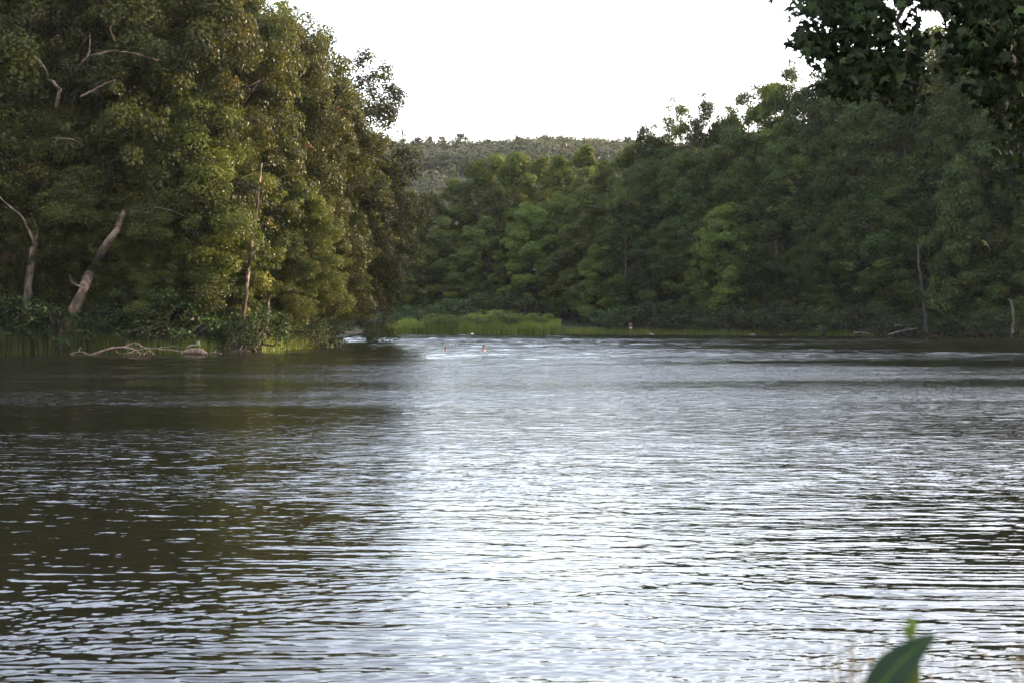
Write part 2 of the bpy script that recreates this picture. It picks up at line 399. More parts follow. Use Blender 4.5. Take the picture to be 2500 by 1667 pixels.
def axis(lo, hi, d, far_lo, far_hi, gr=1.22):
    a = list(np.arange(lo, hi + d, d)); s = d; v = a[-1]
    while v < far_hi: s *= gr; v += s; a.append(v)
    s = d; v = a[0]; b = []
    while v > far_lo: s *= gr; v -= s; b.append(v)
    return np.array(b[::-1] + a)
ax_ = axis(-70, 95, 1.4, -5000, 5000); ay_ = axis(-2, 300, 1.4, -400, 1100, 1.10)
ay_ = np.concatenate([ay_[ay_ < 480], np.arange(480, 1100, 12.0), [1100, 1250, 1600, 2600, 4500, 8000]])
ax_ = np.clip(ax_, -5500, 5500); ay_ = np.clip(ay_, -430, 8000); ax_ = np.unique(ax_); ay_ = np.unique(ay_)
X, Y = np.meshgrid(ax_, ay_); Z = terrain(X, Y)
def grid_faces(r, c):
    i = np.arange(r - 1)[:, None] * c + np.arange(c - 1)[None, :]
    return np.stack([i, i + 1, i + c + 1, i + c], -1).reshape(-1, 4)
gm = np_mesh('ground', np.column_stack([X.ravel(), Y.ravel(), Z.ravel()]), grid_faces(*X.shape), None, True)
gm.materials.append(M['ground']); gm.materials.append(M['mud'])
sc_ = sdf(X, Y)[:-1, :-1].ravel()
gm.polygons.foreach_set('material_index', (sc_ < 1.6).astype(np.int32))
link('ground', gm, kind='structure')

# ------------------------------------------------------------------ river water: real waves, finer where they can be seen
def waves():
    g = np.random.default_rng(5)
    tan = np.concatenate([-np.array([4.0, 2.2, 1.3, 0.85, 0.62, 0.5, 0.44]), np.linspace(-0.37, 0.37, 430), np.array([0.44, 0.5, 0.62, 0.85, 1.3, 2.2, 4.0])])
    D = [4.0]
    while D[-1] < 14: D.append(D[-1] + 0.02 if D[-1] > 12 else D[-1] + 0.12)
    while D[-1] < 255: D.append(D[-1] + min(0.36, 0.020 * (D[-1] / 14) ** 1.6))
    while D[-1] < 335: D.append(D[-1] + 2.0)
    D = np.array(D)
    T_, D_ = np.meshgrid(tan, D); x = T_ * D_; y = D_
    dr = np.gradient(D)[:, None] * np.ones_like(T_); dx = np.maximum(np.gradient(tan)[None, :] * D_, 0.01)
    # where the wind and current roughen the surface
    def ln(kx, ky, n, seed):
        q = np.random.default_rng(seed); r = 0
        for _ in range(n):
            a = q.normal(0, kx); b = q.normal(0, ky); r = r + np.sin(a * x + b * y + q.uniform(0, 6.28))
        return r / math.sqrt(n / 2)
    lw = np.log(np.maximum(D_, 4))
    gust = ln(0.02, 0.16, 7, 1) * 0.5 + ln(0.05, 0.5, 7, 2) * 0.35 * np.clip(60 / D_, 0, 1) + 0.5 * ln(0.03, 0.09, 5, 9)
    amp = np.clip(1.05 + 0.40 * gust, 0.2, 2.1)
    sd_ = -sdf(x, y)
    lee = 1 - 0.80 * np.exp(-(np.maximum(sd_, 0) / np.where((x < -4) & (y < 182), 12.0, 4.0))) * (y > 60)      # quiet water under the far banks
    near = 0.40 + 0.60 / (1 + np.exp(-(y - 17.5 + 0.9 * (x - 2)*0) / 1.6))
    near = np.where(x > 0, near, 1 - (1 - near) * np.exp(x / 2.0))
    amp = amp * np.clip(lee, 0.1, 1) * near
    # slow domain warp keeps the crests from lining up
    wx = x + 0.9 * ln(0.25, 0.35, 5, 3); wy = y + 0.35 * ln(0.3, 0.5, 5, 4)
    h = np.zeros_like(x)
    N = 110
    for i in range(N):
        lam = math.exp(g.uniform(math.log(0.075), math.log(0.28))) if i % 10 < 7 else math.exp(g.uniform(math.log(0.28), math.log(2.2)))
        th = g.normal(0.08, 0.58); k = 2 * math.pi / lam
        kx, ky = k * math.sin(th), k * math.cos(th)
        s = 0.088 / math.sqrt(N / 2) * (0.9 if lam > 0.28 else 1.15) * (0.5 if lam > 0.8 else 1.0)
        fade = np.clip((lam / (abs(math.cos(th)) * dr + 1e-6) - 2.5) / 2.0, 0, 1) * np.clip((lam / (abs(math.sin(th)) * dx + 1e-6) - 2.5) / 2, 0, 1)
        h += (s / k) * fade * np.sin(kx * wx + ky * wy + g.uniform(0, 6.28))
    # riffle over the shallows on the far side of the pool: short steep waves
    rif = 1 / (1 + np.exp(-(y - 115) / 14.0))
    for i in range(26):
        lam = math.exp(g.uniform(math.log(1.35), math.log(3.4))); th = g.normal(0.0, 0.5); k = 2 * math.pi / lam
        h += rif * (0.125 / math.sqrt(13) / k) * np.sin(k * math.sin(th) * wx + k * math.cos(th) * wy + g.uniform(0, 6.28))
    h *= amp
    V = np.column_stack([x.ravel(), y.ravel(), h.ravel()])
    me = np_mesh('water', V, grid_faces(*x.shape), M['water'], True, attr=('ripple', (amp * np.clip(0.02 + D_ / 42, 0, 2.0)).ravel()))
    link('water', me, kind='structure')
waves()

# ------------------------------------------------------------------ left bank forest
LG = 'trees massed on the left bank'
def left_tree(px, D, topy, label, kind, rad=1.0, name='sycamore_tree', **kw):
    p = P(px, HY, D); H = CH + (HY - topy) * D / F - ground_z(p[0], p[1])
    return plant(kind, p[0], p[1], H, label, 'tree', LG, rad, name=name, **kw)
LT = [  # column, distance, top row, label, kind, radius factor
    (-60, 139, -240, 'big sycamore at the left edge above the reeds, forked bare trunk low down', 'big0', 1.0),
    (150, 140, -200, 'sycamore over the leaning pale trunk, with bare tan limbs near its top', 'big1', 0.95),
    (330, 142, -180, 'broad sycamore behind the driftwood tangle, crown leaving the frame top', 'big2', 0.95),
    (470, 143, -130, 'sycamore left of the long thin pale trunk, dark hollow at its foot', 'big0', 0.9),
    (575, 152, -60, 'tall sycamore whose top right sprays reach into the sky at the frame top', 'big1', 0.85),
    (690, 158, 55, 'olive green sycamore directly right of the tall pale slender trunk', 'big2', 0.85),
    (640, 168, -20, 'loose sprays of leaves at the frame top beside the sky', 'airy0', 0.9),
    (735, 170, 22, 'tree with the thin spire of leaves standing highest against the sky', 'airy0', 0.85),
    (735, 166, 190, 'sloping crown overhanging the water above the left bank point', 'big1', 0.95, 7),
    (790, 178, 125, 'loose airy tree leaning out into the sky, gaps between its leaf sprays', 'airy0', 1.0, 9),
    (790, 175, 320, 'lower rounded tree at the tip of the left bank, branches over the river', 'big0', 1.1, 12),
    (800, 184, 375, 'rightmost dense green crown of the left bank, rounded shoulder before the hill', 'big1', 1.15, 17),
    (745, 166, 600, 'low drooping tree whose leaves almost touch the water at the bank tip', 'big2', 1.3, 10),
]
for i, q in enumerate(LT):
    if len(q) > 6: left_tree(*q[:6], rz=0.0, lean=(0, R_(q[6])))
    else: left_tree(*q)
# fill behind
for i in range(26):
    px = rng.uniform(-260, 760); D = rng.uniform(150, 182) if px < 600 else rng.uniform(172, 192)
    ty = -60 if px < 500 else 30 + (px - 500) * 0.6
    left_tree(px, D, ty + rng.uniform(0, 90), mark(px, 'sycamore in the back row, behind %s'), 'big%d' % (i % 3), rng.uniform(0.85, 1.05))
# smaller trees that close the wall above the bushes
for i, (px, D, ty) in enumerate([(-40, 133, 470), (60, 135, 380), (210, 136, 430), (330, 136, 500), (410, 138, 330), (520, 140, 480), (640, 146, 520), (700, 150, 430), (745, 158, 480), (775, 165, 610), (120, 137, 250), (480, 141, 200)]):
    left_tree(px, D, ty, ['small dark tree at the left frame edge over the reeds', 'small tree in front of the forked trunk at far left', 'small leafy tree just right of the leaning pale trunk',
              'low tree standing behind the middle of the driftwood', 'mid height tree left of the dark hollow', 'low tree over the dark hollow in the left bank',
              'small tree right of the long slender pale trunk', 'mid height tree above the grassy left bank point', 'bushy tree over the grassy point, left of the tip',
              'low tree on the last of the left bank point', 'mid height tree between the two pale trunks at far left', 'tall narrow tree above the dark hollow'][i], 'big%d' % ((i + 1) % 3), 1.25, name='small_tree')

# named trunks and bare limbs seen through the leaves, each a thing or a limb of its own tree
def bare_trunk(name, pts, rad, label, mt='bark', limbs=(), group='pale trunks on the left bank'):
    base = P(*pts[0]); G = Geo()
    o = thing(name, base, label, 'tree', group)
    pp = np.array([P(*q) for q in pts]) - base
    cv = curve(pp, len(pts) * 4, 3, 0.03); G.tube(cv, np.interp(np.linspace(0, 1, len(cv)), np.linspace(0, 1, len(rad)), rad), 9, 4, 0.05)
    link('trunk', G.mesh('trunk', M[mt]), o)
    for q, r in limbs:
        G = Geo(); pp = np.array([P(*k) for k in q]) - base
        cv = curve(pp, len(q) * 4, 5, 0.02); G.tube(cv, np.linspace(r, r * 0.3, len(cv)), 6, 2, 0.05)
        link('limb', G.mesh('limb', M[mt]), o)
    return o
bare_trunk('leaning_trunk', [(150, 850, 132), (163, 792, 131.6), (205, 705, 131.3), (228, 650, 135.5), (250, 615, 132), (283, 565, 131.0), (310, 500, 136)], [0.5, 0.42, 0.40, 0.33, 0.28, 0.15],
           'thick pale trunk leaning right over the bank at far left',
           limbs=[([(205, 705, 130), (178, 690, 129.6), (172, 672, 129.4)], 0.08)])
bare_trunk('forked_trunk', [(62, 780, 132), (68, 700, 131.5), (80, 620, 131), (92, 580, 131.3)], [0.34, 0.32, 0.28, 0.2],
           'pale upright trunk forking near the left frame edge',
           limbs=[([(88, 600, 131), (70, 560, 130.6), (55, 530, 130.3), (20, 500, 130), (-10, 470, 130)], 0.13), ([(90, 590, 131), (92, 560, 130.8), (76, 520, 130)], 0.07)])
bare_trunk('slender_trunk', [(582, 815, 139), (592, 770, 138), (603, 700, 137.2), (608, 655, 139), (613, 620, 137.6), (622, 550, 138.6), (632, 470, 137.6), (640, 400, 139)], [0.2, 0.17, 0.15, 0.14, 0.12, 0.1, 0.06],
           'long slender pale trunk rising through the gap in the left trees')
bare_trunk('short_trunk', [(640, 822, 142.5), (648, 800, 142), (652, 780, 142.3), (660, 720, 143)], [0.2, 0.2, 0.17, 0.1], 'short reddish trunk at the waterside right of the dark hollow')
bare_trunk('thin_trunk', [(692, 790, 147), (697, 740, 146.5), (702, 700, 146.3), (706, 640, 147)], [0.12, 0.1, 0.08, 0.05], 'thinnest pale trunk above the grassy bank point')
bare_trunk('thin_trunk', [(748, 790, 150), (752, 760, 149.7), (763, 720, 149.5), (775, 670, 150)], [0.13, 0.11, 0.09, 0.05], 'thin slanting trunk nearest the tip of the grassy point')
# bare tan limbs in the upper left crown
def bare_limb(q, r, label):
    base = P(*q[0]); G = Geo(); pp = np.array([P(*k) for k in q]) - base
    cv = curve(pp, len(q) * 4, 5, 0.025); G.tube(cv, np.linspace(r, r * 0.3, len(cv)) * 0.75, 7, 2, 0.12)
    o = link('bare_limb', G.mesh('bare_limb', M['bark']), None, base, label, 'branch', 'bare limbs in the left crowns')
LMB = 131.8
bare_limb([(140, 262, LMB + 1), (145, 235, LMB), (150, 222, LMB), (142, 212, LMB), (132, 200, LMB), (120, 196, LMB), (118, 178, LMB - .3), (100, 150, LMB - .3), (76, 132, LMB)], 0.20, 'thick tan bare limb curving up to a tip at top left')
bare_limb([(195, 168, LMB + 1.5), (216, 142, LMB), (250, 132, LMB - .3), (285, 127, LMB - .5), (325, 132, LMB - .2), (390, 150, LMB + 1)], 0.13, 'long arching bare limb in the upper left crown')
bare_limb([(216, 142, LMB), (222, 120, LMB - .2), (222, 88, LMB)], 0.11, 'short upright limb on the arching branch at upper left')
bare_limb([(283, 103, LMB + .5), (272, 75, LMB), (280, 58, LMB), (300, 47, LMB)], 0.07, 'thin kinked twig near the top left of the crowns')
bare_limb([(200, 238, LMB + .6), (235, 220, LMB - .3), (255, 208, LMB - .4), (282, 198, LMB)], 0.13, 'short pale slanting limb below the arching branch')
bare_limb([(138, 360, LMB), (142, 342, LMB), (175, 340, LMB - .3), (205, 356, LMB)], 0.08, 'thin bent limb midway up at far left')
bare_limb([(680, 370, 149), (700, 364, 148.5), (722, 366, 148.5), (748, 380, 149.5)], 0.10, 'dark curved limb in the hollow of the olive tree')
bare_limb([(790, 250, 158), (797, 225, 157.5), (806, 205, 158)], 0.12, 'orange lit upright stub in the sloping crown')
bare_limb([(320, 520, 133), (370, 508, 132.6), (410, 512, 132.6), (450, 528, 132)], 0.08, 'long low arching twig right of the leaning trunk')

# ------------------------------------------------------------------ right and far bank forest
def shoreD(px):
    return float(np.interp(px, [-200, 400, 950, 1350, 1500, 1750, 2000, 2250, 2500, 2800], [318, 296, 274, 266, 252, 246, 237, 228, 217.5, 196]))
RG = 'trees of the right bank forest wall'; CG = 'trees on the far bank behind the grassy island'
def far_tree(px, off, topy, label, kind, rad=1.0, name='broadleaf_tree', gr=None, **kw):
    D = shoreD(px) + off; p = P(px, HY, D); H = CH + (HY - topy) * D / F - ground_z(p[0], p[1])
    if H < 3: H = 3
    return plant(kind, p[0], p[1], H, label, 'tree', gr or (CG if px < 1500 else RG), rad, name=name, **kw)
SKY = [  # skyline trees: column, offset behind the shore, top row, label, kind, radius
    (1000, 30, 470, 'far bank tree emerging just right of the left bank crowns', 'cen0', 1.0),
    (1050, 26, 478, 'far bank tree with a yellow green top, next to the left crowns', 'cen1', 1.0),
    (1110, 32, 440, 'tall far bank tree below the left part of the hill', 'cen0', 1.0),
    (1165, 30, 398, 'far bank tree below the pale rounded crown on the ridge', 'cen1', 0.95),
    (1215, 34, 380, 'far bank tree left of the tallest central ones, tawny top', 'cen0', 0.9),
    (1262, 30, 378, 'far bank tree straight below the conifer on the ridge', 'cen1', 0.95),
    (1318, 34, 392, 'far bank tree right of the ridge conifer, rounded top', 'cen0', 0.9),
    (1365, 30, 386, 'narrow tawny topped tree near the middle of the far bank', 'cen1', 0.9),
    (1428, 32, 362, 'highest golden topped tree in the middle of the far bank', 'cen0', 0.85),
    (1478, 28, 398, 'far bank tree in the dip right of the golden top', 'cen1', 0.9),
    (1535, 24, 362, 'tree where the far bank crowns start climbing to the right', 'cen0', 0.9),
    (1590, 20, 330, 'tree left of the first sharp spires of the right skyline', 'tall0', 0.85),
    (1655, 20, 278, 'spired tree, first sharp peak of the right skyline', 'airy1', 0.75),
    (1715, 18, 268, 'twin topped tree just right of the first sharp peak', 'airy1', 0.8),
    (1770, 20, 288, 'tree in the shallow dip right of the twin topped tree', 'tall0', 0.85),
    (1830, 18, 246, 'pointed tree midway along the rising right skyline', 'airy1', 0.85),
    (1885, 18, 226, 'yellow tinged tree left of the overhanging near leaves', 'cen0', 0.85),
    (1935, 18, 186, 'tall tree whose thin tip stands left of the near sycamore leaves', 'airy1', 0.75),
    (1995, 18, 205, 'tree directly under the left tip of the near sycamore leaves', 'tall0', 0.85),
    (2060, 18, 175, 'tree seen behind the middle of the near sycamore leaves', 'tall1', 0.9),
    (2130, 18, 150, 'tree seen through the loose gaps in the near leaves', 'airy1', 0.9),
    (2200, 18, 120, 'tall tree whose top shows in the gap of the near leaves', 'tall0', 0.95),
    (2270, 18, 95, 'tallest pale tree top right of the sky gap in the near leaves', 'cen1', 0.9),
    (2350, 18, 85, 'tree behind the dark leaves near the top right corner', 'tall1', 1.0),
    (2430, 18, 60, 'tree behind the darkest leaves by the right frame edge', 'tall2', 1.0),
    (2520, 18, 50, 'tree cut by the right frame edge behind the near leaves', 'tall0', 1.0),
]
for a in SKY: far_tree(a[0], a[1], a[2] - (34 if 'airy' in a[4] else 22 if a[0] > 1560 else 4), *a[3:])
# front row, lower
FR = [(1010, 6, 600, 'dark tree at the water where the river bends left'), (1075, 8, 560, 'rounded tree behind the left end of the grassy island'),
      (1135, 6, 610, 'small dark tree behind the island, left of the arching limbs'), (1190, 9, 530, 'tree with a pale rounded top behind the island middle'),
      (1240, 6, 640, 'low tree with arching limbs behind the tallest island weeds'), (1300, 6, 500, 'tall leafy front tree above the right end of the island'),
      (1360, 5, 620, 'drooping tree touching the right end of the grassy island'), (1410, 5, 540, 'front tree between the island and the standing person'),
      (1465, 6, 600, 'lower front tree just left of the standing person'), (1520, 7, 480, 'tall front tree rising behind the standing person'),
      (1580, 6, 640, 'dark low tree right of the standing person'), (1640, 6, 540, 'pale fringed front tree over the right bank bushes'),
      (1700, 5, 590, 'bright green young tree overhanging the right bank'), (1765, 5, 500, 'light green front tree midway along the right bank'),
      (1830, 5, 620, 'low spreading tree with light leaf sprays right of the bright green one'), (1900, 7, 470, 'front tree under the highest part of the right wall'),
      (1960, 5, 600, 'dark drooping tree, vine covered, on the right bank'), (2030, 7, 520, 'vine draped front tree left of the dark upright trunk'),
      (2100, 5, 640, 'low tree left of the dark upright trunk on the right'), (2175, 7, 420, 'shaded front tree right of the dark upright trunk'),
      (2250, 8, 500, 'shaded tree between the dark trunk and the pointed young tree'), (2450, 6, 560, 'shaded low tree at the right frame edge'), (2530, 5, 480, 'front tree cut by the right frame edge')]
for i, (px, off, ty, lab) in enumerate(FR):
    kd = ('cbig0' if i % 3 else 'cen0') if px < 1500 or px in (1700, 1765) else ('rbig0' if i % 3 else 'tall1')
    far_tree(px, off, ty, lab, kd, (1.25 if ty > 560 else 1.05) * (1.1 if 'big' in kd else 1.0))
far_tree(2345, 2, 385, 'pointed young tree standing proud of the dark right bank wall', 'young0', 0.95, name='young_tree', gr=RG)
far_tree(2385, 3, 600, 'lower leafy tree beside the pointed young tree on the right', 'young0', 1.3, name='young_tree', gr=RG)
# mid rows and the depth of the wood
for i in range(30):
    px = 985 + i * (2560 - 985) / 29 + rng.uniform(-15, 15)
    top = np.interp(px, [1000, 1200, 1450, 1650, 1900, 2200, 2500], [470, 390, 385, 290, 225, 120, 60])
    ty = top + rng.uniform(50, 170)
    far_tree(px, rng.uniform(10, 14), ty, mark(px, 'middle row tree above %s'), ('cbig0' if i % 2 else 'cen1') if px < 1560 else ('rbig0' if i % 2 else 'tall%d' % (i % 3)), 1.0)
for i in range(34):
    px = rng.uniform(560, 2700)
    top = np.interp(px, [600, 1000, 1200, 1450, 1650, 1900, 2200, 2500], [500, 500, 410, 400, 310, 250, 150, 90])
    far_tree(px, rng.uniform(28, 48), top + rng.uniform(35, 80), mark(px, 'back row tree above %s'), ('cen%d' % (i % 2)) if px < 1560 else 'tall%d' % (i % 3), 1.1)
for i in range(7):       # the wood where the channel bends away to the left
    px = 760 + i * 35
    far_tree(px, rng.uniform(3, 10), rng.uniform(500, 560), 'dark far tree across the channel, under the left crowns', 'cen%d' % (i % 2), 1.2)
# the wood goes on along the right bank beyond the frame
for i in range(16):
    t = i / 15; x = 86 - 34 * t + (8 if i % 2 else 0); y = 190 - 105 * t
    s_ = sdf(np.array([x]), np.array([y]))[0]
    if s_ < 3: x += 3 - s_ + 3
    plant('tall%d' % (i % 3), x, y, rng.uniform(24, 32), 'tree of the right bank wood beyond the frame', 'tree', RG, 1.1, name='broadleaf_tree')
# visible trunks on the right
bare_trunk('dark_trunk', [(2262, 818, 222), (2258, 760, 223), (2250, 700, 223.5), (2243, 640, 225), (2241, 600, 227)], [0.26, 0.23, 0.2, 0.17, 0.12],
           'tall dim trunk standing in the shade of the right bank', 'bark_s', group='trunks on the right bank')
bare_trunk('dark_trunk', [(2470, 815, 214), (2474, 780, 214), (2468, 740, 214), (2462, 730, 214)], [0.2, 0.16, 0.12, 0.08], 'small bent dark trunk by the right frame edge', 'bark_d', group='trunks on the right bank')

# ------------------------------------------------------------------ bushes
def bush(px, D, h, label, rad=1.0, grp='bushes along the left bank', kind=None, lm=None):
    p = P(px, HY, D)
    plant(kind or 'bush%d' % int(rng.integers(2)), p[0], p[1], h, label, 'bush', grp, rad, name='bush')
LB = [(-20, 131.5, 4.5), (40, 132, 5.2), (95, 132.5, 4.0), (135, 131, 3.6), (215, 133, 4.2), (255, 133.5, 3.6), (300, 134.5, 5.0), (350, 134, 4.2), (395, 135, 4.8), (545, 137.5, 3.4),
      (585, 138, 3.0), (620, 140, 4.0), (560, 136, 2.2), (690, 149, 3.6), (745, 153, 3.2), (790, 158, 3.6), (748, 166, 3.0), (740, 176, 3.4), (735, 182, 3.4), (440, 140, 3)]
LBL = ['bush behind the reeds at the left frame edge', 'tallest bush at far left under the forked trunk', 'bush left of the leaning trunk foot', 'small bush at the foot of the leaning trunk',
       'bush right of the leaning trunk foot', 'bush above the left end of the driftwood', 'large rounded bush above the arching driftwood', 'bush above the middle of the driftwood',
       'bush above the driftwood root end', 'green bush right of the dark hollow', 'bush at the foot of the slender trunk', 'bush right of the slender trunk',
       'low bush hanging over the cut bank right of the driftwood', 'bush behind the start of the grassy point', 'bush behind the middle of the grassy point', 'bush near the tip of the grassy point',
       'bush under the drooping leaves at the bank tip', 'bush in shade behind the bank tip', 'last shaded bush behind the bank tip', 'small bush inside the dark hollow']
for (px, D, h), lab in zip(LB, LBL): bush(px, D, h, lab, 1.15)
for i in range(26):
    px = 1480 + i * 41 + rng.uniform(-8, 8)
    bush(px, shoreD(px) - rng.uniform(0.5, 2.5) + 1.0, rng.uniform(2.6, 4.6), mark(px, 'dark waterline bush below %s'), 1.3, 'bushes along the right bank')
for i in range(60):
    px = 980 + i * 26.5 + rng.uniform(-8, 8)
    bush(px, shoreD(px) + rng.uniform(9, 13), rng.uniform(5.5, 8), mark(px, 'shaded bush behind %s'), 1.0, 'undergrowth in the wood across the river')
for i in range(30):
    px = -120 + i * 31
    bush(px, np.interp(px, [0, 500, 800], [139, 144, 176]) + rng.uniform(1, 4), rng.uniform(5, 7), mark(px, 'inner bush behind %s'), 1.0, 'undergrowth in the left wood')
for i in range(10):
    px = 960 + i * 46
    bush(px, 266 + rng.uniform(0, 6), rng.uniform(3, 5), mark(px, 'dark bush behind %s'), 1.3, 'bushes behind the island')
IB = [(1060, 254, 2.9, 'rounded light green shrub on the left part of the island'), (1095, 254, 2.8, 'small light green shrub beside the rounded one on the island'), (1150, 257, 2.6, 'low shrub in the dip at the island middle'),
      (1195, 254.5, 3.3, 'tallest light green shrub on the island'), (1235, 255, 3.2, 'wide shrub right of the tallest one on the island'), (1290, 256, 2.6, 'low shrub near the right end of the island'), (1330, 257, 2.4, 'last shrub at the right end of the island')]
PROTO['ibush'] = (PROTO['bush0'][0], PROTO['bush0'][1].copy(), 4.0)
PROTO['ibush'][1].materials[0] = M['grass']
for px, D, h, lab in IB:
    p = P(px, HY, D); plant('ibush', p[0], p[1], h, lab, 'shrub', 'shrubs on the grassy island', 1.5, name='shrub')

# ------------------------------------------------------------------ reeds and grass (nobody could count it)
def grass_mesh(name, pts, hgt, wid, g, yel=0.1, droop=0.35, material='grass', red_low=0.0):
    n = len(pts); a = g.uniform(0, 6.28, n); dirn = np.column_stack([np.cos(a), np.sin(a), np.zeros(n)])
    side = np.column_stack([-np.sin(a), np.cos(a), np.zeros(n)]) * wid[:, None] * 0.5
    up = np.array([0, 0, 1.0]); b = g.uniform(0.05, droop, n)[:, None]
    h = hgt[:, None]
    p0a, p0b = pts - side, pts + side
    m_ = pts + up * h * 0.55 + dirn * h * b * 0.35
    p1a, p1b = m_ - side * 0.8, m_ + side * 0.8
    p2 = pts + up * h * (1 - b * 0.4) + dirn * h * b
    V = np.stack([p0a, p0b, p1b, p1a, p2], 1).reshape(-1, 3); k = np.arange(n)[:, None] * 5
    tint = np.zeros((n, 3)); tint[:, 0] = g.random(n); tint[:, 1] = (g.random(n) < yel) * g.random(n)
    return np_mesh(name, V, [k + [0, 1, 2, 3], k + [3, 2, 4]], M[material], False, np.repeat(tint, 5, 0))
def scatter(n, xr, yr, smin, smax, g, dens=None):
    out = []
    x = g.uniform(*xr, n * 6); y = g.uniform(*yr, n * 6); s = sdf(x, y)
    k = (s > smin) & (s < smax); x, y = x[k][:n], y[k][:n]
    return np.column_stack([x, y, terrain(x, y) - 0.02])
g1 = np.random.default_rng(77)
p = scatter(9000, (-50, -30), (122, 136), -0.2, 2.8, g1); link('reeds', grass_mesh('reeds', p, g1.uniform(0.8, 1.9, len(p)), g1.uniform(0.04, 0.08, len(p)), g1, 0.2), label='dark green reeds along the waterline at far left', cat='reeds', kind='stuff')
p = scatter(9000, (-32, -17), (130, 170), -0.1, 2.6, g1); link('bank_grass', grass_mesh('bank_grass', p, g1.uniform(0.5, 1.3, len(p)), g1.uniform(0.04, 0.08, len(p)), g1, 0.3), label='tall green and straw grass on the low left bank point', cat='grass', kind='stuff')
p = scatter(16000, (-19, 7), (248, 262), -0.1, 6.0, g1); link('island_grass', grass_mesh('island_grass', p, g1.uniform(0.9, 2.0, len(p)) * (0.75 + 0.35 * np.sin(p[:, 0] * 0.7) ** 2), g1.uniform(0.06, 0.12, len(p)), g1, 0.15), label='bright green tall grass and weeds covering the low island', cat='grass', kind='stuff')
p = scatter(9000, (7, 50), (228, 254), -0.1, 3.2, g1); link('bank_grass', grass_mesh('bank_grass', p, g1.uniform(0.3, 1.0, len(p)), g1.uniform(0.05, 0.09, len(p)), g1, 0.25), label='low green grass strip along the right bank by the standing person', cat='grass', kind='stuff')

# ------------------------------------------------------------------ the wooded hill beyond
def hill_forest():
    g = np.random.default_rng(301); n = 1900
    x = g.uniform(-150, 210, n); y = g.uniform(560, 905, n); y[:700] = g.uniform(820, 900, 700); x[:700] = g.uniform(-90, 120, 700)
    z = terrain(x, y); h = g.uniform(8, 13, n); r = g.uniform(3.4, 7.6, n)
    per = 90; idx = np.repeat(np.arange(n), per); m_ = len(idx)
    d = g.normal(size=(m_, 3)); d[:, 2] = np.abs(d[:, 2]) - 0.25; d = unit(d)
    lump = 1 + 0.22 * np.sin(d[:, 0] * 5 + idx) * np.sin(d[:, 2] * 6 + idx * 1.7)
    pos = np.column_stack([x, y, z + h * 0.45])[idx] + d * (r[idx] * g.uniform(0.82, 1.05, m_) * lump)[:, None] * np.array([1, 1, 0.8])
    V, T = leaf_quads(pos, d + g.normal(0, 0.16, (m_, 3)), g.uniform(1.0, 1.9, m_), g, 0.9)
    tt = g.random(n) ** 1.3 * 1.25; ty = (g.random(n) < 0.14) * g.uniform(0.3, 0.8, n)
    tint = np.zeros((m_, 3)); tint[:, 0] = np.clip(tt[idx] * 0.8 + g.uniform(-0.1, 0.3, m_), 0, 1); tint[:, 1] = ty[idx]
    link('hill_forest', np_mesh('hill_forest', V, T, M['leaf_h'], False, np.repeat(tint, 4, 0)), label='muted green wood covering the far hillside', cat='forest', kind='stuff')
hill_forest()
HG = 'trees along the hill ridge'
RID = [(985, 338, 7, 1.2, 'low hazy tree at the left end of the ridge'), (1020, 335, 6, 1.3, 'flat topped tree on the left of the ridge'), (1050, 333, 9, 1.1, 'dark tree left of the pale rounded ridge crown'), (1078, 332, 9, 1.0, 'dark tree touching the pale rounded ridge crown'),
       (1125, 326, 11, 1.5, 'wide pale rounded crown standing highest on the ridge left'), (1190, 340, 9, 1.3, 'dark broad tree between the rounded crown and the conifer'), (1225, 344, 8, 1.2, 'low tree just left of the ridge conifer'),
       (1300, 350, 8, 1.2, 'tree right of the ridge conifer'), (1345, 352, 8, 1.1, 'small ridge tree in the middle of the right slope'), (1380, 341, 10, 1.0, 'dark upright ridge tree with a rounded top'), (1425, 343, 10, 0.9, 'narrow dark ridge tree right of the rounded one'),
       (1470, 362, 6, 1.1, 'lowest tree in the dip of the ridge'), (1502, 340, 10, 0.9, 'pine like tree left of the twin dark ridge crowns'), (1530, 332, 12, 1.0, 'left of the twin dark ridge crowns'), (1565, 335, 11, 1.1, 'right of the twin dark ridge crowns'), (1595, 342, 9, 1.0, 'last ridge tree before the right forest')]
for px, ty, h, rd, lab in RID:
    D = 868.0; top = CH + (HY - ty) * D / F
    xx = (px - CX) / F * D; h2 = max(h, 8)
    zt = ground_z(xx, D); H = max(8, top - zt)
    plant('hillt', xx, D, H, lab, 'tree', HG, rd * 8.5 / H * 1.15, name='ridge_tree')
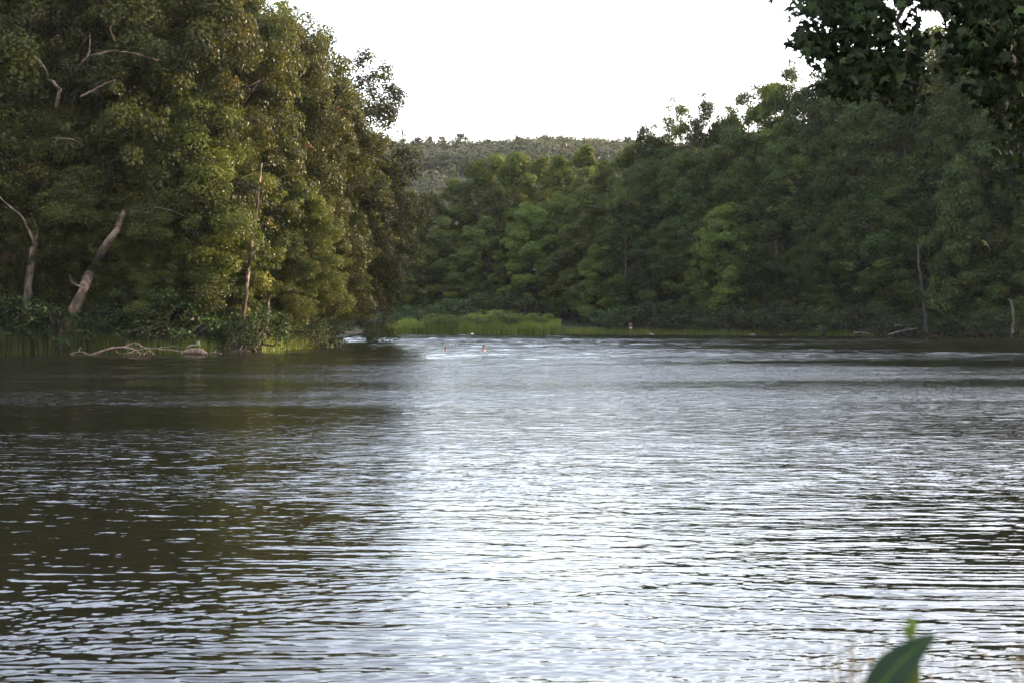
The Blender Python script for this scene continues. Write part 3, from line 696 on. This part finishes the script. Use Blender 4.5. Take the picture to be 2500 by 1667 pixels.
# conifer
def conifer(px, ty, D):
    top = CH + (HY - ty) * D / F; x = (px - CX) / F * D; z0 = ground_z(x, D); H = top - z0
    g = np.random.default_rng(9); o = thing('spruce_tree', (x, D, z0), 'pointed dark conifer standing alone above the ridge line', 'tree', HG)
    link('trunk', Geo().tube([(0, 0, 0), (0, 0, H * 0.6), (0, 0, H)], [0.3, 0.18, 0.03], 6).mesh('trunk', M['bark_d']), o)
    n = 2600; t = g.random(n) ** 0.7; tier = np.floor(t * 13) / 13; fr = t * 13 % 1
    rr = (1 - tier) * 0.0 + (1 - t) * 0; rr = (0.15 + 3.4 * (1 - (1 - tier))) 
    zz = H * (1 - t * 0.8); rad = np.minimum(4.6, 0.12 + 7.5 * t) * (0.55 + 0.45 * fr) * np.sqrt(g.random(n)) * (0.8 + 0.25 * np.sin(tier * 40))
    az = np.round(g.uniform(0, 6.28, n) * 1.6 + tier * 9) / 1.6 + g.normal(0, 0.14, n)
    pos = np.column_stack([rad * np.cos(az), rad * np.sin(az), zz - rad * 0.12])
    V, T = leaf_quads(pos, np.column_stack([np.cos(az) * .4, np.sin(az) * .4, np.ones(n)]) + g.normal(0, .2, (n, 3)), g.uniform(0.4, 0.8, n), g)
    tint = np.zeros((n, 3)); tint[:, 0] = g.random(n) * 0.3
    link('crown', np_mesh('conifer_crown', V, T, M['leaf_h'], False, np.repeat(tint, 4, 0)), o)
conifer(1262, 330, 860.0)

# ------------------------------------------------------------------ driftwood tangle by the left bank
def drift():
    D = 128.0
    base = P(360, 868, D); base[2] = 0
    o = thing('driftwood', base, 'tangle of bare curved driftwood branches lying in the shallows at left', 'driftwood')
    def br(name, q, r0, r1, m='drift', k=7):
        G = Geo(); pp = np.array([P(a, b, D + c) for a, b, c in q]) - base
        cv = curve(pp, len(q) * 4, 8, 0.012); G.tube(cv, np.linspace(r0, r1, len(cv)), k, 3, 0.08); link(name, G.mesh(name, M[m]), o)
    br('branch', [(215, 868, -.5), (235, 862, -.4), (262, 853, -.2), (285, 848, 0), (310, 849, .2), (335, 858, .5), (345, 870, .6)], 0.10, 0.07)
    br('branch', [(300, 849, .2), (315, 841, .6), (328, 838, .8), (337, 840, .9)], 0.05, 0.025)
    br('branch', [(337, 838, .8), (347, 847, .4), (362, 851, 0), (366, 862, 0)], 0.05, 0.06)
    br('branch', [(312, 863, -.3), (335, 855, -.2), (365, 851, 0), (400, 853, .3), (440, 857, .5), (460, 862, .6)], 0.06, 0.035)
    br('branch', [(383, 850, .5), (405, 847, .8), (430, 845, 1.0), (450, 847, 1.1)], 0.035, 0.02)
    br('branch', [(283, 850, 0), (288, 862, .2), (320, 862, .4), (350, 858, .5)], 0.035, 0.02)
    br('branch', [(350, 868, -.2), (358, 858, 0), (372, 861, .2), (375, 870, .2)], 0.07, 0.05)
    br('root', [(457, 850, .2), (464, 843, 0), (478, 842, 0), (482, 833, 0)], 0.035, 0.02, 'drift_w')
    br('root', [(482, 845, .1), (486, 833, .1), (488, 846, .1)], 0.028, 0.018, 'drift_w')
    # root end / stump
    G = Geo(); q = np.array([P(440, 864, D + .6), P(455, 858, D + .3), P(470, 857, D), P(487, 857, D - .1), P(498, 861, D - .2), P(507, 864, D - .3)]) - base
    cv = curve(q, 20, 1, 0.02); G.tube(cv, np.interp(np.linspace(0, 1, 20), [0, .2, .45, .7, .9, 1], [.06, .15, .24, .20, .10, .03]), 12, 5, 0.14)
    link('stump', G.mesh('stump', M['drift']), o)
drift()
def small_wood(px, py, D, label, s=1.0):
    base = P(px, py, D); base[2] = 0.0; o = thing('driftwood', base, label, 'driftwood', 'small pieces of driftwood'); 
    link('branch', Geo().tube(curve([(-.5 * s, 0, .02), (0, .1, .12 * s), (.45 * s, 0, .03)], 8, 2, .02), np.linspace(.05, .03, 8) * s, 6, 1, .1).mesh('branch', M['drift']), o)
    link('branch', Geo().tube(curve([(-.1 * s, 0, .1 * s), (0, 0, .3 * s), (.05 * s, 0, .38 * s)], 6), np.linspace(.03, .012, 6) * s, 5).mesh('branch', M['drift_w']), o)
small_wood(527, 861, 129.5, 'small pale broken branch in the water right of the driftwood tangle', 1.0)
small_wood(195, 858, 129.5, 'reddish broken stick at the bank left of the driftwood tangle', 1.4)
small_wood(590, 845, 136, 'short log jutting from the cut bank right of the driftwood', 1.5)
small_wood(915, 852, 149, 'tiny pale floating stick in the dark water off the bank point', 0.45)
def fallen(px1, py1, px2, py2, D, r, label):
    b = P(px1, py1, D); e = P(px2, py2, D) - b; o = thing('fallen_log', b, label, 'log', 'fallen logs on the right bank')
    link('trunk', Geo().tube(curve([(0, 0, 0), e * .5 + [0, 0, .08], e], 8, 1, .03), np.linspace(r, r * .6, 8), 7, 2, .1).mesh('log', M['bark_d']), o)
    link('branch', Geo().tube(curve([e * .6, e * .62 + [0, 0, .5], e * .7 + [0, 0, .9]], 5), np.linspace(r * .4, r * .15, 5), 5).mesh('log_branch', M['bark_d']), o)
fallen(2170, 817, 2240, 802, 218.5, 0.13, 'pale fallen log slanting into the water by the dark trunk')
fallen(2085, 812, 2130, 817, 223, 0.11, 'short pale log at the waterline of the shaded right bank')
fallen(2183, 795, 2205, 796, 219, 0.07, 'bright bent branch above the slanting fallen log')
def rock(px, py, D, s, label):
    g = np.random.default_rng(int(px)); b = P(px, py, D); b[2] = 0
    G = Geo(); t = np.linspace(-1, 1, 7); G.tube(np.column_stack([t * s, np.zeros(7), np.full(7, s * .2)]), np.sqrt(np.maximum(1 - t ** 2, .01)) * s * .55, 8, int(px), .18)
    link('rock', G.mesh('rock', M['rock']), None, b, label, 'rock', 'rocks at the far waterline')
rock(1838, 815, 240, 0.45, 'pale pointed rock at the waterline under the light leaf sprays')
rock(1907, 816, 238, 0.3, 'smaller pale rock right of the pointed one')
rock(1590, 814, 246.5, 0.4, 'flat reddish rock right of the standing person')
# white float
b = P(1153, 816, 250.0); b[2] = 0.0
o = thing('float', b, 'small white float lying on the water in front of the island', 'float')
t = np.linspace(-1, 1, 9); link('body', Geo().tube(np.column_stack([t * .2, t * 0, np.full(9, .10)]), np.sqrt(np.maximum(1 - t ** 2, .02)) * .15, 12).mesh('float_body', M['white']), o)
link('cap', Geo().tube([(0, 0, .22), (0, 0, .30)], [.05, .04], 8).mesh('float_cap', M['hair']), o)

# ------------------------------------------------------------------ evening haze
hz = mat('haze_air'); hm, hn, ho = hz
pv = node(hn, 'ShaderNodeVolumePrincipled'); pv.inputs['Color'].default_value = (0.86, 0.90, 0.95, 1); pv.inputs['Density'].default_value = 0.00004; pv.inputs['Anisotropy'].default_value = 0.0
hn.links.new(pv.outputs[0], ho.inputs['Volume'])
hv = np.array([(x, y, z) for z in (-3.0, 150.0) for y in (-450.0, 8100.0) for x in (-5600.0, 5600.0)])
link('haze', np_mesh('haze', hv, np.array([(0, 2, 3, 1), (4, 5, 7, 6), (0, 1, 5, 4), (2, 6, 7, 3), (0, 4, 6, 2), (1, 3, 7, 5)]), hm), label='thin evening haze over the river and hill', cat='haze', kind='stuff')
S.cycles.volume_bounces = 0

# ------------------------------------------------------------------ people
def skin_body(name, verts, edges, radii, material, parent, root=0, sub=2):
    me = bpy.data.meshes.new(name); me.from_pydata(verts, edges, [])
    o = bpy.data.objects.new(name, me); COL.objects.link(o); o.parent = parent
    me.materials.append(material)
    md = o.modifiers.new('skin', 'SKIN'); md.use_smooth_shade = True
    sv = me.skin_vertices[0].data
    for i, r in enumerate(radii):
        sv[i].radius = (r, r) if not isinstance(r, tuple) else r
        sv[i].use_root = (i == root)
    sb = o.modifiers.new('sub', 'SUBSURF'); sb.levels = sub; sb.render_levels = sub
    return o
def ellipsoid(name, c, r, material, parent, zcut=None):
    G = Geo(); t = np.linspace(-1, 1, 9) if zcut is None else np.linspace(zcut, 1, 7)
    pts = np.column_stack([np.full(len(t), c[0]), np.full(len(t), c[1]), c[2] + t * r[2]])
    G.tube(pts, np.sqrt(np.maximum(1 - t ** 2, .012)), 12)
    v = np.concatenate(G.v); v[:, 0] = c[0] + (v[:, 0] - c[0]) * r[0]; v[:, 1] = c[1] + (v[:, 1] - c[1]) * r[1]; G.v = [v]
    return link(name, G.mesh(name, material), parent)
def person_standing():
    D = 248.8; base = P(1540, 815, D); base[2] = ground_z(base[0], base[1]) + 0.0
    o = thing('person', base, 'person in swimwear standing in the grass on the far bank', 'person', rz=0.1)
    v = [(0, 0, .92), (0, .01, 1.08), (0, .015, 1.27), (0, .01, 1.40), (0, -.005, 1.48), (0, -.015, 1.56), (0, -.02, 1.64),
         (.19, .01, 1.36), (.25, .03, 1.10), (.23, -.03, .86), (.225, -.05, .76), (-.19, .01, 1.36), (-.26, .04, 1.11), (-.24, -.02, .87), (-.235, -.04, .77),
         (.10, 0, .84), (.12, -.01, .48), (.12, .02, .10), (.13, -.10, .04), (-.10, 0, .84), (-.11, -.03, .48), (-.12, .01, .10), (-.13, -.11, .04)]
    e = [(0, 1), (1, 2), (2, 3), (3, 4), (4, 5), (5, 6), (3, 7), (7, 8), (8, 9), (9, 10), (3, 11), (11, 12), (12, 13), (13, 14), (0, 15), (15, 16), (16, 17), (17, 18), (0, 19), (19, 20), (20, 21), (21, 22)]
    r = [(.15, .11), (.13, .10), (.16, .11), (.13, .09), .055, (.075, .09), (.07, .08), .06, .045, .035, (.04, .025), .06, .045, .035, (.04, .025), .09, .06, .045, .035, .09, .06, .045, .035]
    skin_body('body', v, e, r, M['skin'], o)
    ellipsoid('hair', (0, .0, 1.66), (.095, .11, .09), M['hair'], o, -0.3)
    ellipsoid('swim_shorts', (0, 0, .86), (.19, .14, .15), M['cloth_w'], o)
    ellipsoid('top', (0, .005, 1.12), (.175, .13, .12), M['cloth_d'], o)
person_standing()
def swimmer(px, py, D, label, rise, face, hair_s=1.0, strap=False):
    base = P(px, py, D); base[2] = 0.0
    o = thing('person', base, label, 'person', 'swimmers in the middle of the river', rz=face)
    z = rise
    v = [(0, 0, z - .45), (0, .01, z - .18), (0, 0, z - .03), (0, -.01, z + .06), (0, -.025, z + .15), (0, -.03, z + .23),
         (.17, 0, z - .06), (.24, -.06, z - .28), (.16, -.26, z - .34), (-.17, 0, z - .06), (-.24, -.05, z - .28), (-.17, -.25, z - .34)]
    e = [(0, 1), (1, 2), (2, 3), (3, 4), (4, 5), (2, 6), (6, 7), (7, 8), (2, 9), (9, 10), (10, 11)]
    r = [(.14, .10), (.15, .11), (.12, .085), .055, (.075, .09), (.07, .08), .065, .05, .038, .065, .05, .038]
    skin_body('body', v, e, r, M['skin'], o)
    ellipsoid('hair', (0, 0, z + .23), (.092 * hair_s, .115 * hair_s, .10), M['hair'], o, -0.5)
    if strap: ellipsoid('shirt', (0, .01, z - .14), (.20, .135, .11), M['cloth_w'], o)
swimmer(1181, 857, 141.0, 'swimmer up to the chest in the river, right one of the two, pale top', 0.16, 0.5, strap=True)
swimmer(1088, 856, 142.0, 'swimmer in the river with only head and shoulders out, left of the two', 0.0, -0.4)

# ------------------------------------------------------------------ near sycamore hanging in from the top right
def lobed_leaf(seed):
    g = np.random.default_rng(seed)
    ang = [-90, -62, -30, -8, 18, 38, 62, 76, 90, 104, 118, 142, 162, 188, 210, 242]
    rr =  [0.10, .38, .46, .30, .60, .34, .40, .46, .66, .46, .40, .34, .60, .30, .46, .38]
    v = [(0, 0, 0)]
    for a, r in zip(ang, rr):
        r *= g.uniform(.92, 1.08); a = math.radians(a + g.uniform(-4, 4))
        x, y = r * math.cos(a), r * math.sin(a); v.append((x, y, -0.6 * abs(x) ** 1.3 - 0.45 * y * y + g.uniform(-.02, .02)))
    v = np.array(v); n = len(ang)
    f = np.array([(0, 1 + i, 1 + (i + 1) % n) for i in range(n)])
    return v, f
LV = [lobed_leaf(s) for s in range(5)]
def near_tree():
    g = np.random.default_rng(404)
    base = np.array([12.5, 27.0, 0.0]); base[2] = ground_z(12.5, 27.0)
    o = thing('sycamore_tree', base, 'near sycamore hanging dark lobed leaves into the top right corner', 'tree')
    G = Geo(); tr = curve([(0, 0, 0), (-.4, -.3, 4), (-.2, -.8, 9), (.5, -1, 14)], 14, 1, .04); G.tube(tr, np.linspace(.42, .16, 14), 12, 2, .05)
    limbs = [ # photograph column,row,distance control points
        [(2700, -420, 25), (2450, -190, 24), (2260, -60, 23), (2120, 20, 22.5), (2010, 100, 22)],
        [(2260, -60, 23), (2190, 60, 22.6), (2215, 110, 22.4), (2205, 190, 22.3), (2185, 260, 22.3)],
        [(2120, 20, 22.5), (2060, 90, 22.1), (1990, 120, 21.9), (1960, 95, 21.8)],
        [(2700, -300, 25), (2520, -80, 24), (2420, 60, 23.5), (2390, 160, 23.2)],
        [(2700, -200, 25), (2560, 60, 24), (2490, 220, 23.5), (2470, 380, 23.2)],
        [(2120, 20, 22.5), (2120, 110, 22.2), (2080, 190, 22), (2040, 225, 22)],
        [(2450, -190, 24), (2330, -50, 23.5), (2290, 20, 23.2), (2325, 100, 23)],
    ]
    for q in limbs:
        cv = curve(np.array([P(*k) for k in q]) - base, 16, int(q[0][0]), .02)
        G.tube(cv, np.linspace(.055 if q[0][1] < -150 else .03, .008, 16), 5)
    t0 = np.array([tr[7], P(2700, -420, 25) - base, ]); G.tube(curve([tr[8], (tr[8] + t0[1]) / 2 + [0, 0, .4], t0[1]], 8), np.linspace(.12, .055, 8), 6)
    t1 = P(2700, -250, 25) - base; G.tube(curve([tr[6], (tr[6] + t1) / 2 + [0, 0, .3], t1], 8), np.linspace(.11, .04, 8), 6)
    link('trunk', G.mesh('near_trunk', M['bark_d']), o)
    cl = [(2010, 20, 75, 50, 75), (2100, 20, 85, 60, 110), (2060, 110, 80, 60, 100), (1990, 108, 36, 24, 60), (1958, 92, 16, 10, 26), (2120, 150, 65, 50, 70), (2150, 60, 50, 50, 34), (2190, 150, 60, 70, 46), (2235, 90, 22, 45, 14),
          (2090, 210, 60, 28, 46), (2015, 215, 36, 18, 18), (2200, 240, 48, 30, 26), (2060, 170, 50, 30, 40), (2260, 0, 70, 20, 30), (2310, 12, 45, 14, 20),
          (2380, 50, 70, 80, 120), (2440, 20, 90, 90, 150), (2460, 150, 80, 80, 150), (2380, 110, 50, 45, 50), (2330, 80, 22, 18, 10), (2480, 270, 60, 80, 55), (2430, 230, 45, 45, 36), (2495, 390, 26, 60, 16), (2330, 165, 34, 22, 14), (2200, 262, 14, 8, 3), (2440, 370, 26, 10, 6),
          (2600, 150, 130, 260, 260), (2600, 430, 120, 130, 120), (2250, -90, 200, 70, 200), (2500, -120, 180, 90, 200), (2000, -60, 80, 40, 50)]
    pos, scl = [], []
    for cx_, cy_, sx, sy, n in cl:
        n = int(n * 3.0)
        px = cx_ + g.normal(0, .55, n) * sx; py = cy_ + g.normal(0, .55, n) * sy; D = 22.6 + (cx_ - 2100) / 400 * .8 + g.normal(0, .7, n)
        pos.append(np.column_stack([(px - CX) / F * D, D, CH + (HY - py) / F * D])); scl.append(g.uniform(.10, .18, n))
    # more of the crown, outside the picture to the right, mirrored in the river
    n = 1500; a = g.uniform(0, 6.28, n); rr = 4.6 * np.sqrt(g.random(n)); zz = g.uniform(3.0, 14, n)
    pos.append(np.column_stack([12.8 + rr * np.cos(a), 27 + rr * np.sin(a) * 1.3, zz])); scl.append(g.uniform(.2, .34, n))
    pos = np.concatenate(pos); scl = np.concatenate(scl); n = len(pos)
    nr = unit(np.column_stack([g.normal(0, .55, n), g.normal(-.35, .55, n), np.full(n, .55) + g.normal(0, .35, n)]))
    down = unit(np.column_stack([g.normal(0, .6, n), g.normal(0, .5, n), np.full(n, -1.0)]))
    b_ = unit(down - nr * (down * nr).sum(1)[:, None]); a_ = np.cross(b_, nr)
    # visibility order: leaves inside the frame nearest to the camera become parts of their own
    px = pos[:, 0] / pos[:, 1] * F + CX; py = HY - (pos[:, 2] - CH) / pos[:, 1] * F
    inside = (px > 0) & (px < 2500) & (py > 0)
    order = np.argsort(np.where(inside, pos[:, 1] / scl, 1e9))
    solo = set(order[:300].tolist())
    meshes = []
    for k, (v, f) in enumerate(LV):
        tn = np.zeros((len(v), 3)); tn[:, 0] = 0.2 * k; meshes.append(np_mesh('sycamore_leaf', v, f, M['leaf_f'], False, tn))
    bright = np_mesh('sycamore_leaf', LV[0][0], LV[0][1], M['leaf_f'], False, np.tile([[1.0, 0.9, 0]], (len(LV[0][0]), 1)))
    VV, FF, TT = [], [], []; off = 0
    for i in range(n):
        k = i % 5
        if i in solo:
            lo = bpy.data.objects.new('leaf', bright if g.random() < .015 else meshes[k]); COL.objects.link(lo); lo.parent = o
            m3 = Matrix(((a_[i][0], b_[i][0], nr[i][0]), (a_[i][1], b_[i][1], nr[i][1]), (a_[i][2], b_[i][2], nr[i][2])))
            mm = Matrix.Translation(Vector(pos[i] - base)) @ m3.to_4x4() @ Matrix.Diagonal((scl[i], scl[i], scl[i], 1))
            lo.matrix_local = mm
        else:
            v, f = LV[k]; w3 = pos[i] - base + scl[i] * (v[:, :1] * a_[i] + v[:, 1:2] * b_[i] + v[:, 2:] * nr[i])
            VV.append(w3); FF.append(f + off); off += len(v); TT.append(np.tile([[g.random(), .0 if g.random() > .02 else .6, 0]], (len(v), 1)))
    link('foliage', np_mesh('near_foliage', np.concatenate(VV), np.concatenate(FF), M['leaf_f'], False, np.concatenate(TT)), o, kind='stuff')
near_tree()

# ------------------------------------------------------------------ plants on the bank by the camera (out of focus)
def blade(path, wid, material, name, parent, tint=(0.5, 0, 0), fold=0.25, nrm=(0, -1, .6)):
    path = np.array(path, float); m = len(path); d = unit(np.gradient(path, axis=0)); s = unit(np.cross(d, unit(np.array(nrm, float))))
    up = np.cross(s, d); w_ = np.array(wid)[:, None]
    V = np.concatenate([path - s * w_ + up * w_ * fold, path, path + s * w_ + up * w_ * fold]); f = []
    i = np.arange(m - 1)[:, None]
    q = np.concatenate([i + np.array([0, m, m + 1, 1]), i + np.array([m, 2 * m, 2 * m + 1, m + 1])])
    return link(name, np_mesh(name, V, q, M[material], True, np.tile([tint], (len(V), 1))), parent)
def near_plant():
    D = 2.1; base = np.array([.53, 2.15, ground_z(.53, 2.15)])
    o = thing('leafy_weed', base, 'tall leafy weed by the camera, big blurred leaf at the bottom right', 'plant')
    top = P(2222, 1580, D) - base
    link('stem', Geo().tube(curve([(0, 0, 0), (.01, .02, .5), top * [1, 1, .85], top], 14), np.linspace(.006, .0025, 14), 6).mesh('stem', M['leaf_p']), o)
    lf = [P(2070, 1770, 2.04), P(2140, 1690, 2.05), P(2195, 1625, 2.06), P(2232, 1592, 2.07), P(2262, 1566, 2.07), P(2288, 1550, 2.08)]
    cv = curve(np.array(lf) - base, 16); t = np.linspace(0, 1, 16)
    blade(cv, .030 * np.minimum(1, (t + .08) * 2.5) * (1 - t) ** .8 + .0004, 'leaf_p', 'leaf', o, (.0, .0, 0))
    mr = cv[:-1] + np.array([0, -.002, .0012]); blade(mr, .0011 * (1 - np.linspace(0, 1, 15)) + .0003, 'leaf_p', 'midrib', o, (1, .35, 0))
    cv = curve(np.array([P(2205, 1760, 2.06), P(2215, 1700, 2.05), P(2225, 1650, 2.06), P(2238, 1600, 2.1)]) - base, 12); t = np.linspace(0, 1, 12)
    blade(cv, .012 * np.sin(np.pi * t) ** .8 + .001, 'leaf_p', 'leaf', o, (1, .55, 0))
    for q in ([(2222, 1560, D), (2215, 1540, D), (2203, 1532, D)], [(2222, 1560, D), (2232, 1535, D), (2236, 1512, D)], [(2222, 1575, D), (2226, 1540, D), (2224, 1505, D)]):
        cv = curve(np.array([P(*k) for k in q]) - base, 8); blade(cv, .0045 * np.sin(np.pi * np.linspace(0.05, .97, 8)), 'leaf_p', 'leaf', o, (1, .6, 0))
    for a in range(7):
        an = a * 2.4; z = .15 + .12 * a; cv = curve([(0, 0, z), (.06 * math.cos(an), .06 * math.sin(an), z + .05), (.16 * math.cos(an), .16 * math.sin(an), z + .02)], 10)
        blade(cv, .022 * np.sin(np.pi * np.linspace(.03, .97, 10)), 'leaf_p', 'leaf', o, (.4, 0, 0), nrm=(0, 0, 1))
near_plant()
g2 = np.random.default_rng(88)
def near_stalks():
    VV = Geo(); n = 30
    for i in range(n):
        px = g2.uniform(1960, 2560) if i > 6 else g2.uniform(1985, 2110); D = g2.uniform(2.6, 3.6); py = g2.uniform(1560, 1640) + (0 if px < 2400 else 10)
        t = P(px, py, D); b = np.array([t[0] + g2.normal(0, .05), t[1] + g2.normal(0, .08), 0]); b[2] = ground_z(b[0], b[1])
        VV.tube(curve([b, (b + t) / 2 + [g2.normal(0, .02), 0, .05], t], 8), np.linspace(.0022, .0009, 8), 3)
        for k in range(5):
            a = t - (t - b) * .035 * k; VV.tube([a, a + [g2.normal(0, .012), g2.normal(0, .01), .012]], [.0022, .001], 3)
    link('seed_grass', VV.mesh('seed_grass', M['straw']), label='thin blurred brown grass stalks at the bottom right', cat='grass', kind='stuff')
near_stalks()
p = scatter(5000, (-9, 12), (-4, 9), 0.3, 9, g2); p = p[np.hypot(p[:, 0], p[:, 1]) > .6]
link('near_bank_grass', grass_mesh('near_bank_grass', p, g2.uniform(.1, .3, len(p)), g2.uniform(.006, .014, len(p)), g2, .3), label='short grass on the near bank below the camera', cat='grass', kind='stuff')
print('crown tris', sum(len(m.polygons) for m in bpy.data.meshes if 'crown' in m.name)); print('objects', len(bpy.data.objects), 'tris', sum(len(m.loop_triangles) if m.loop_triangles else len(m.polygons) for m in bpy.data.meshes))
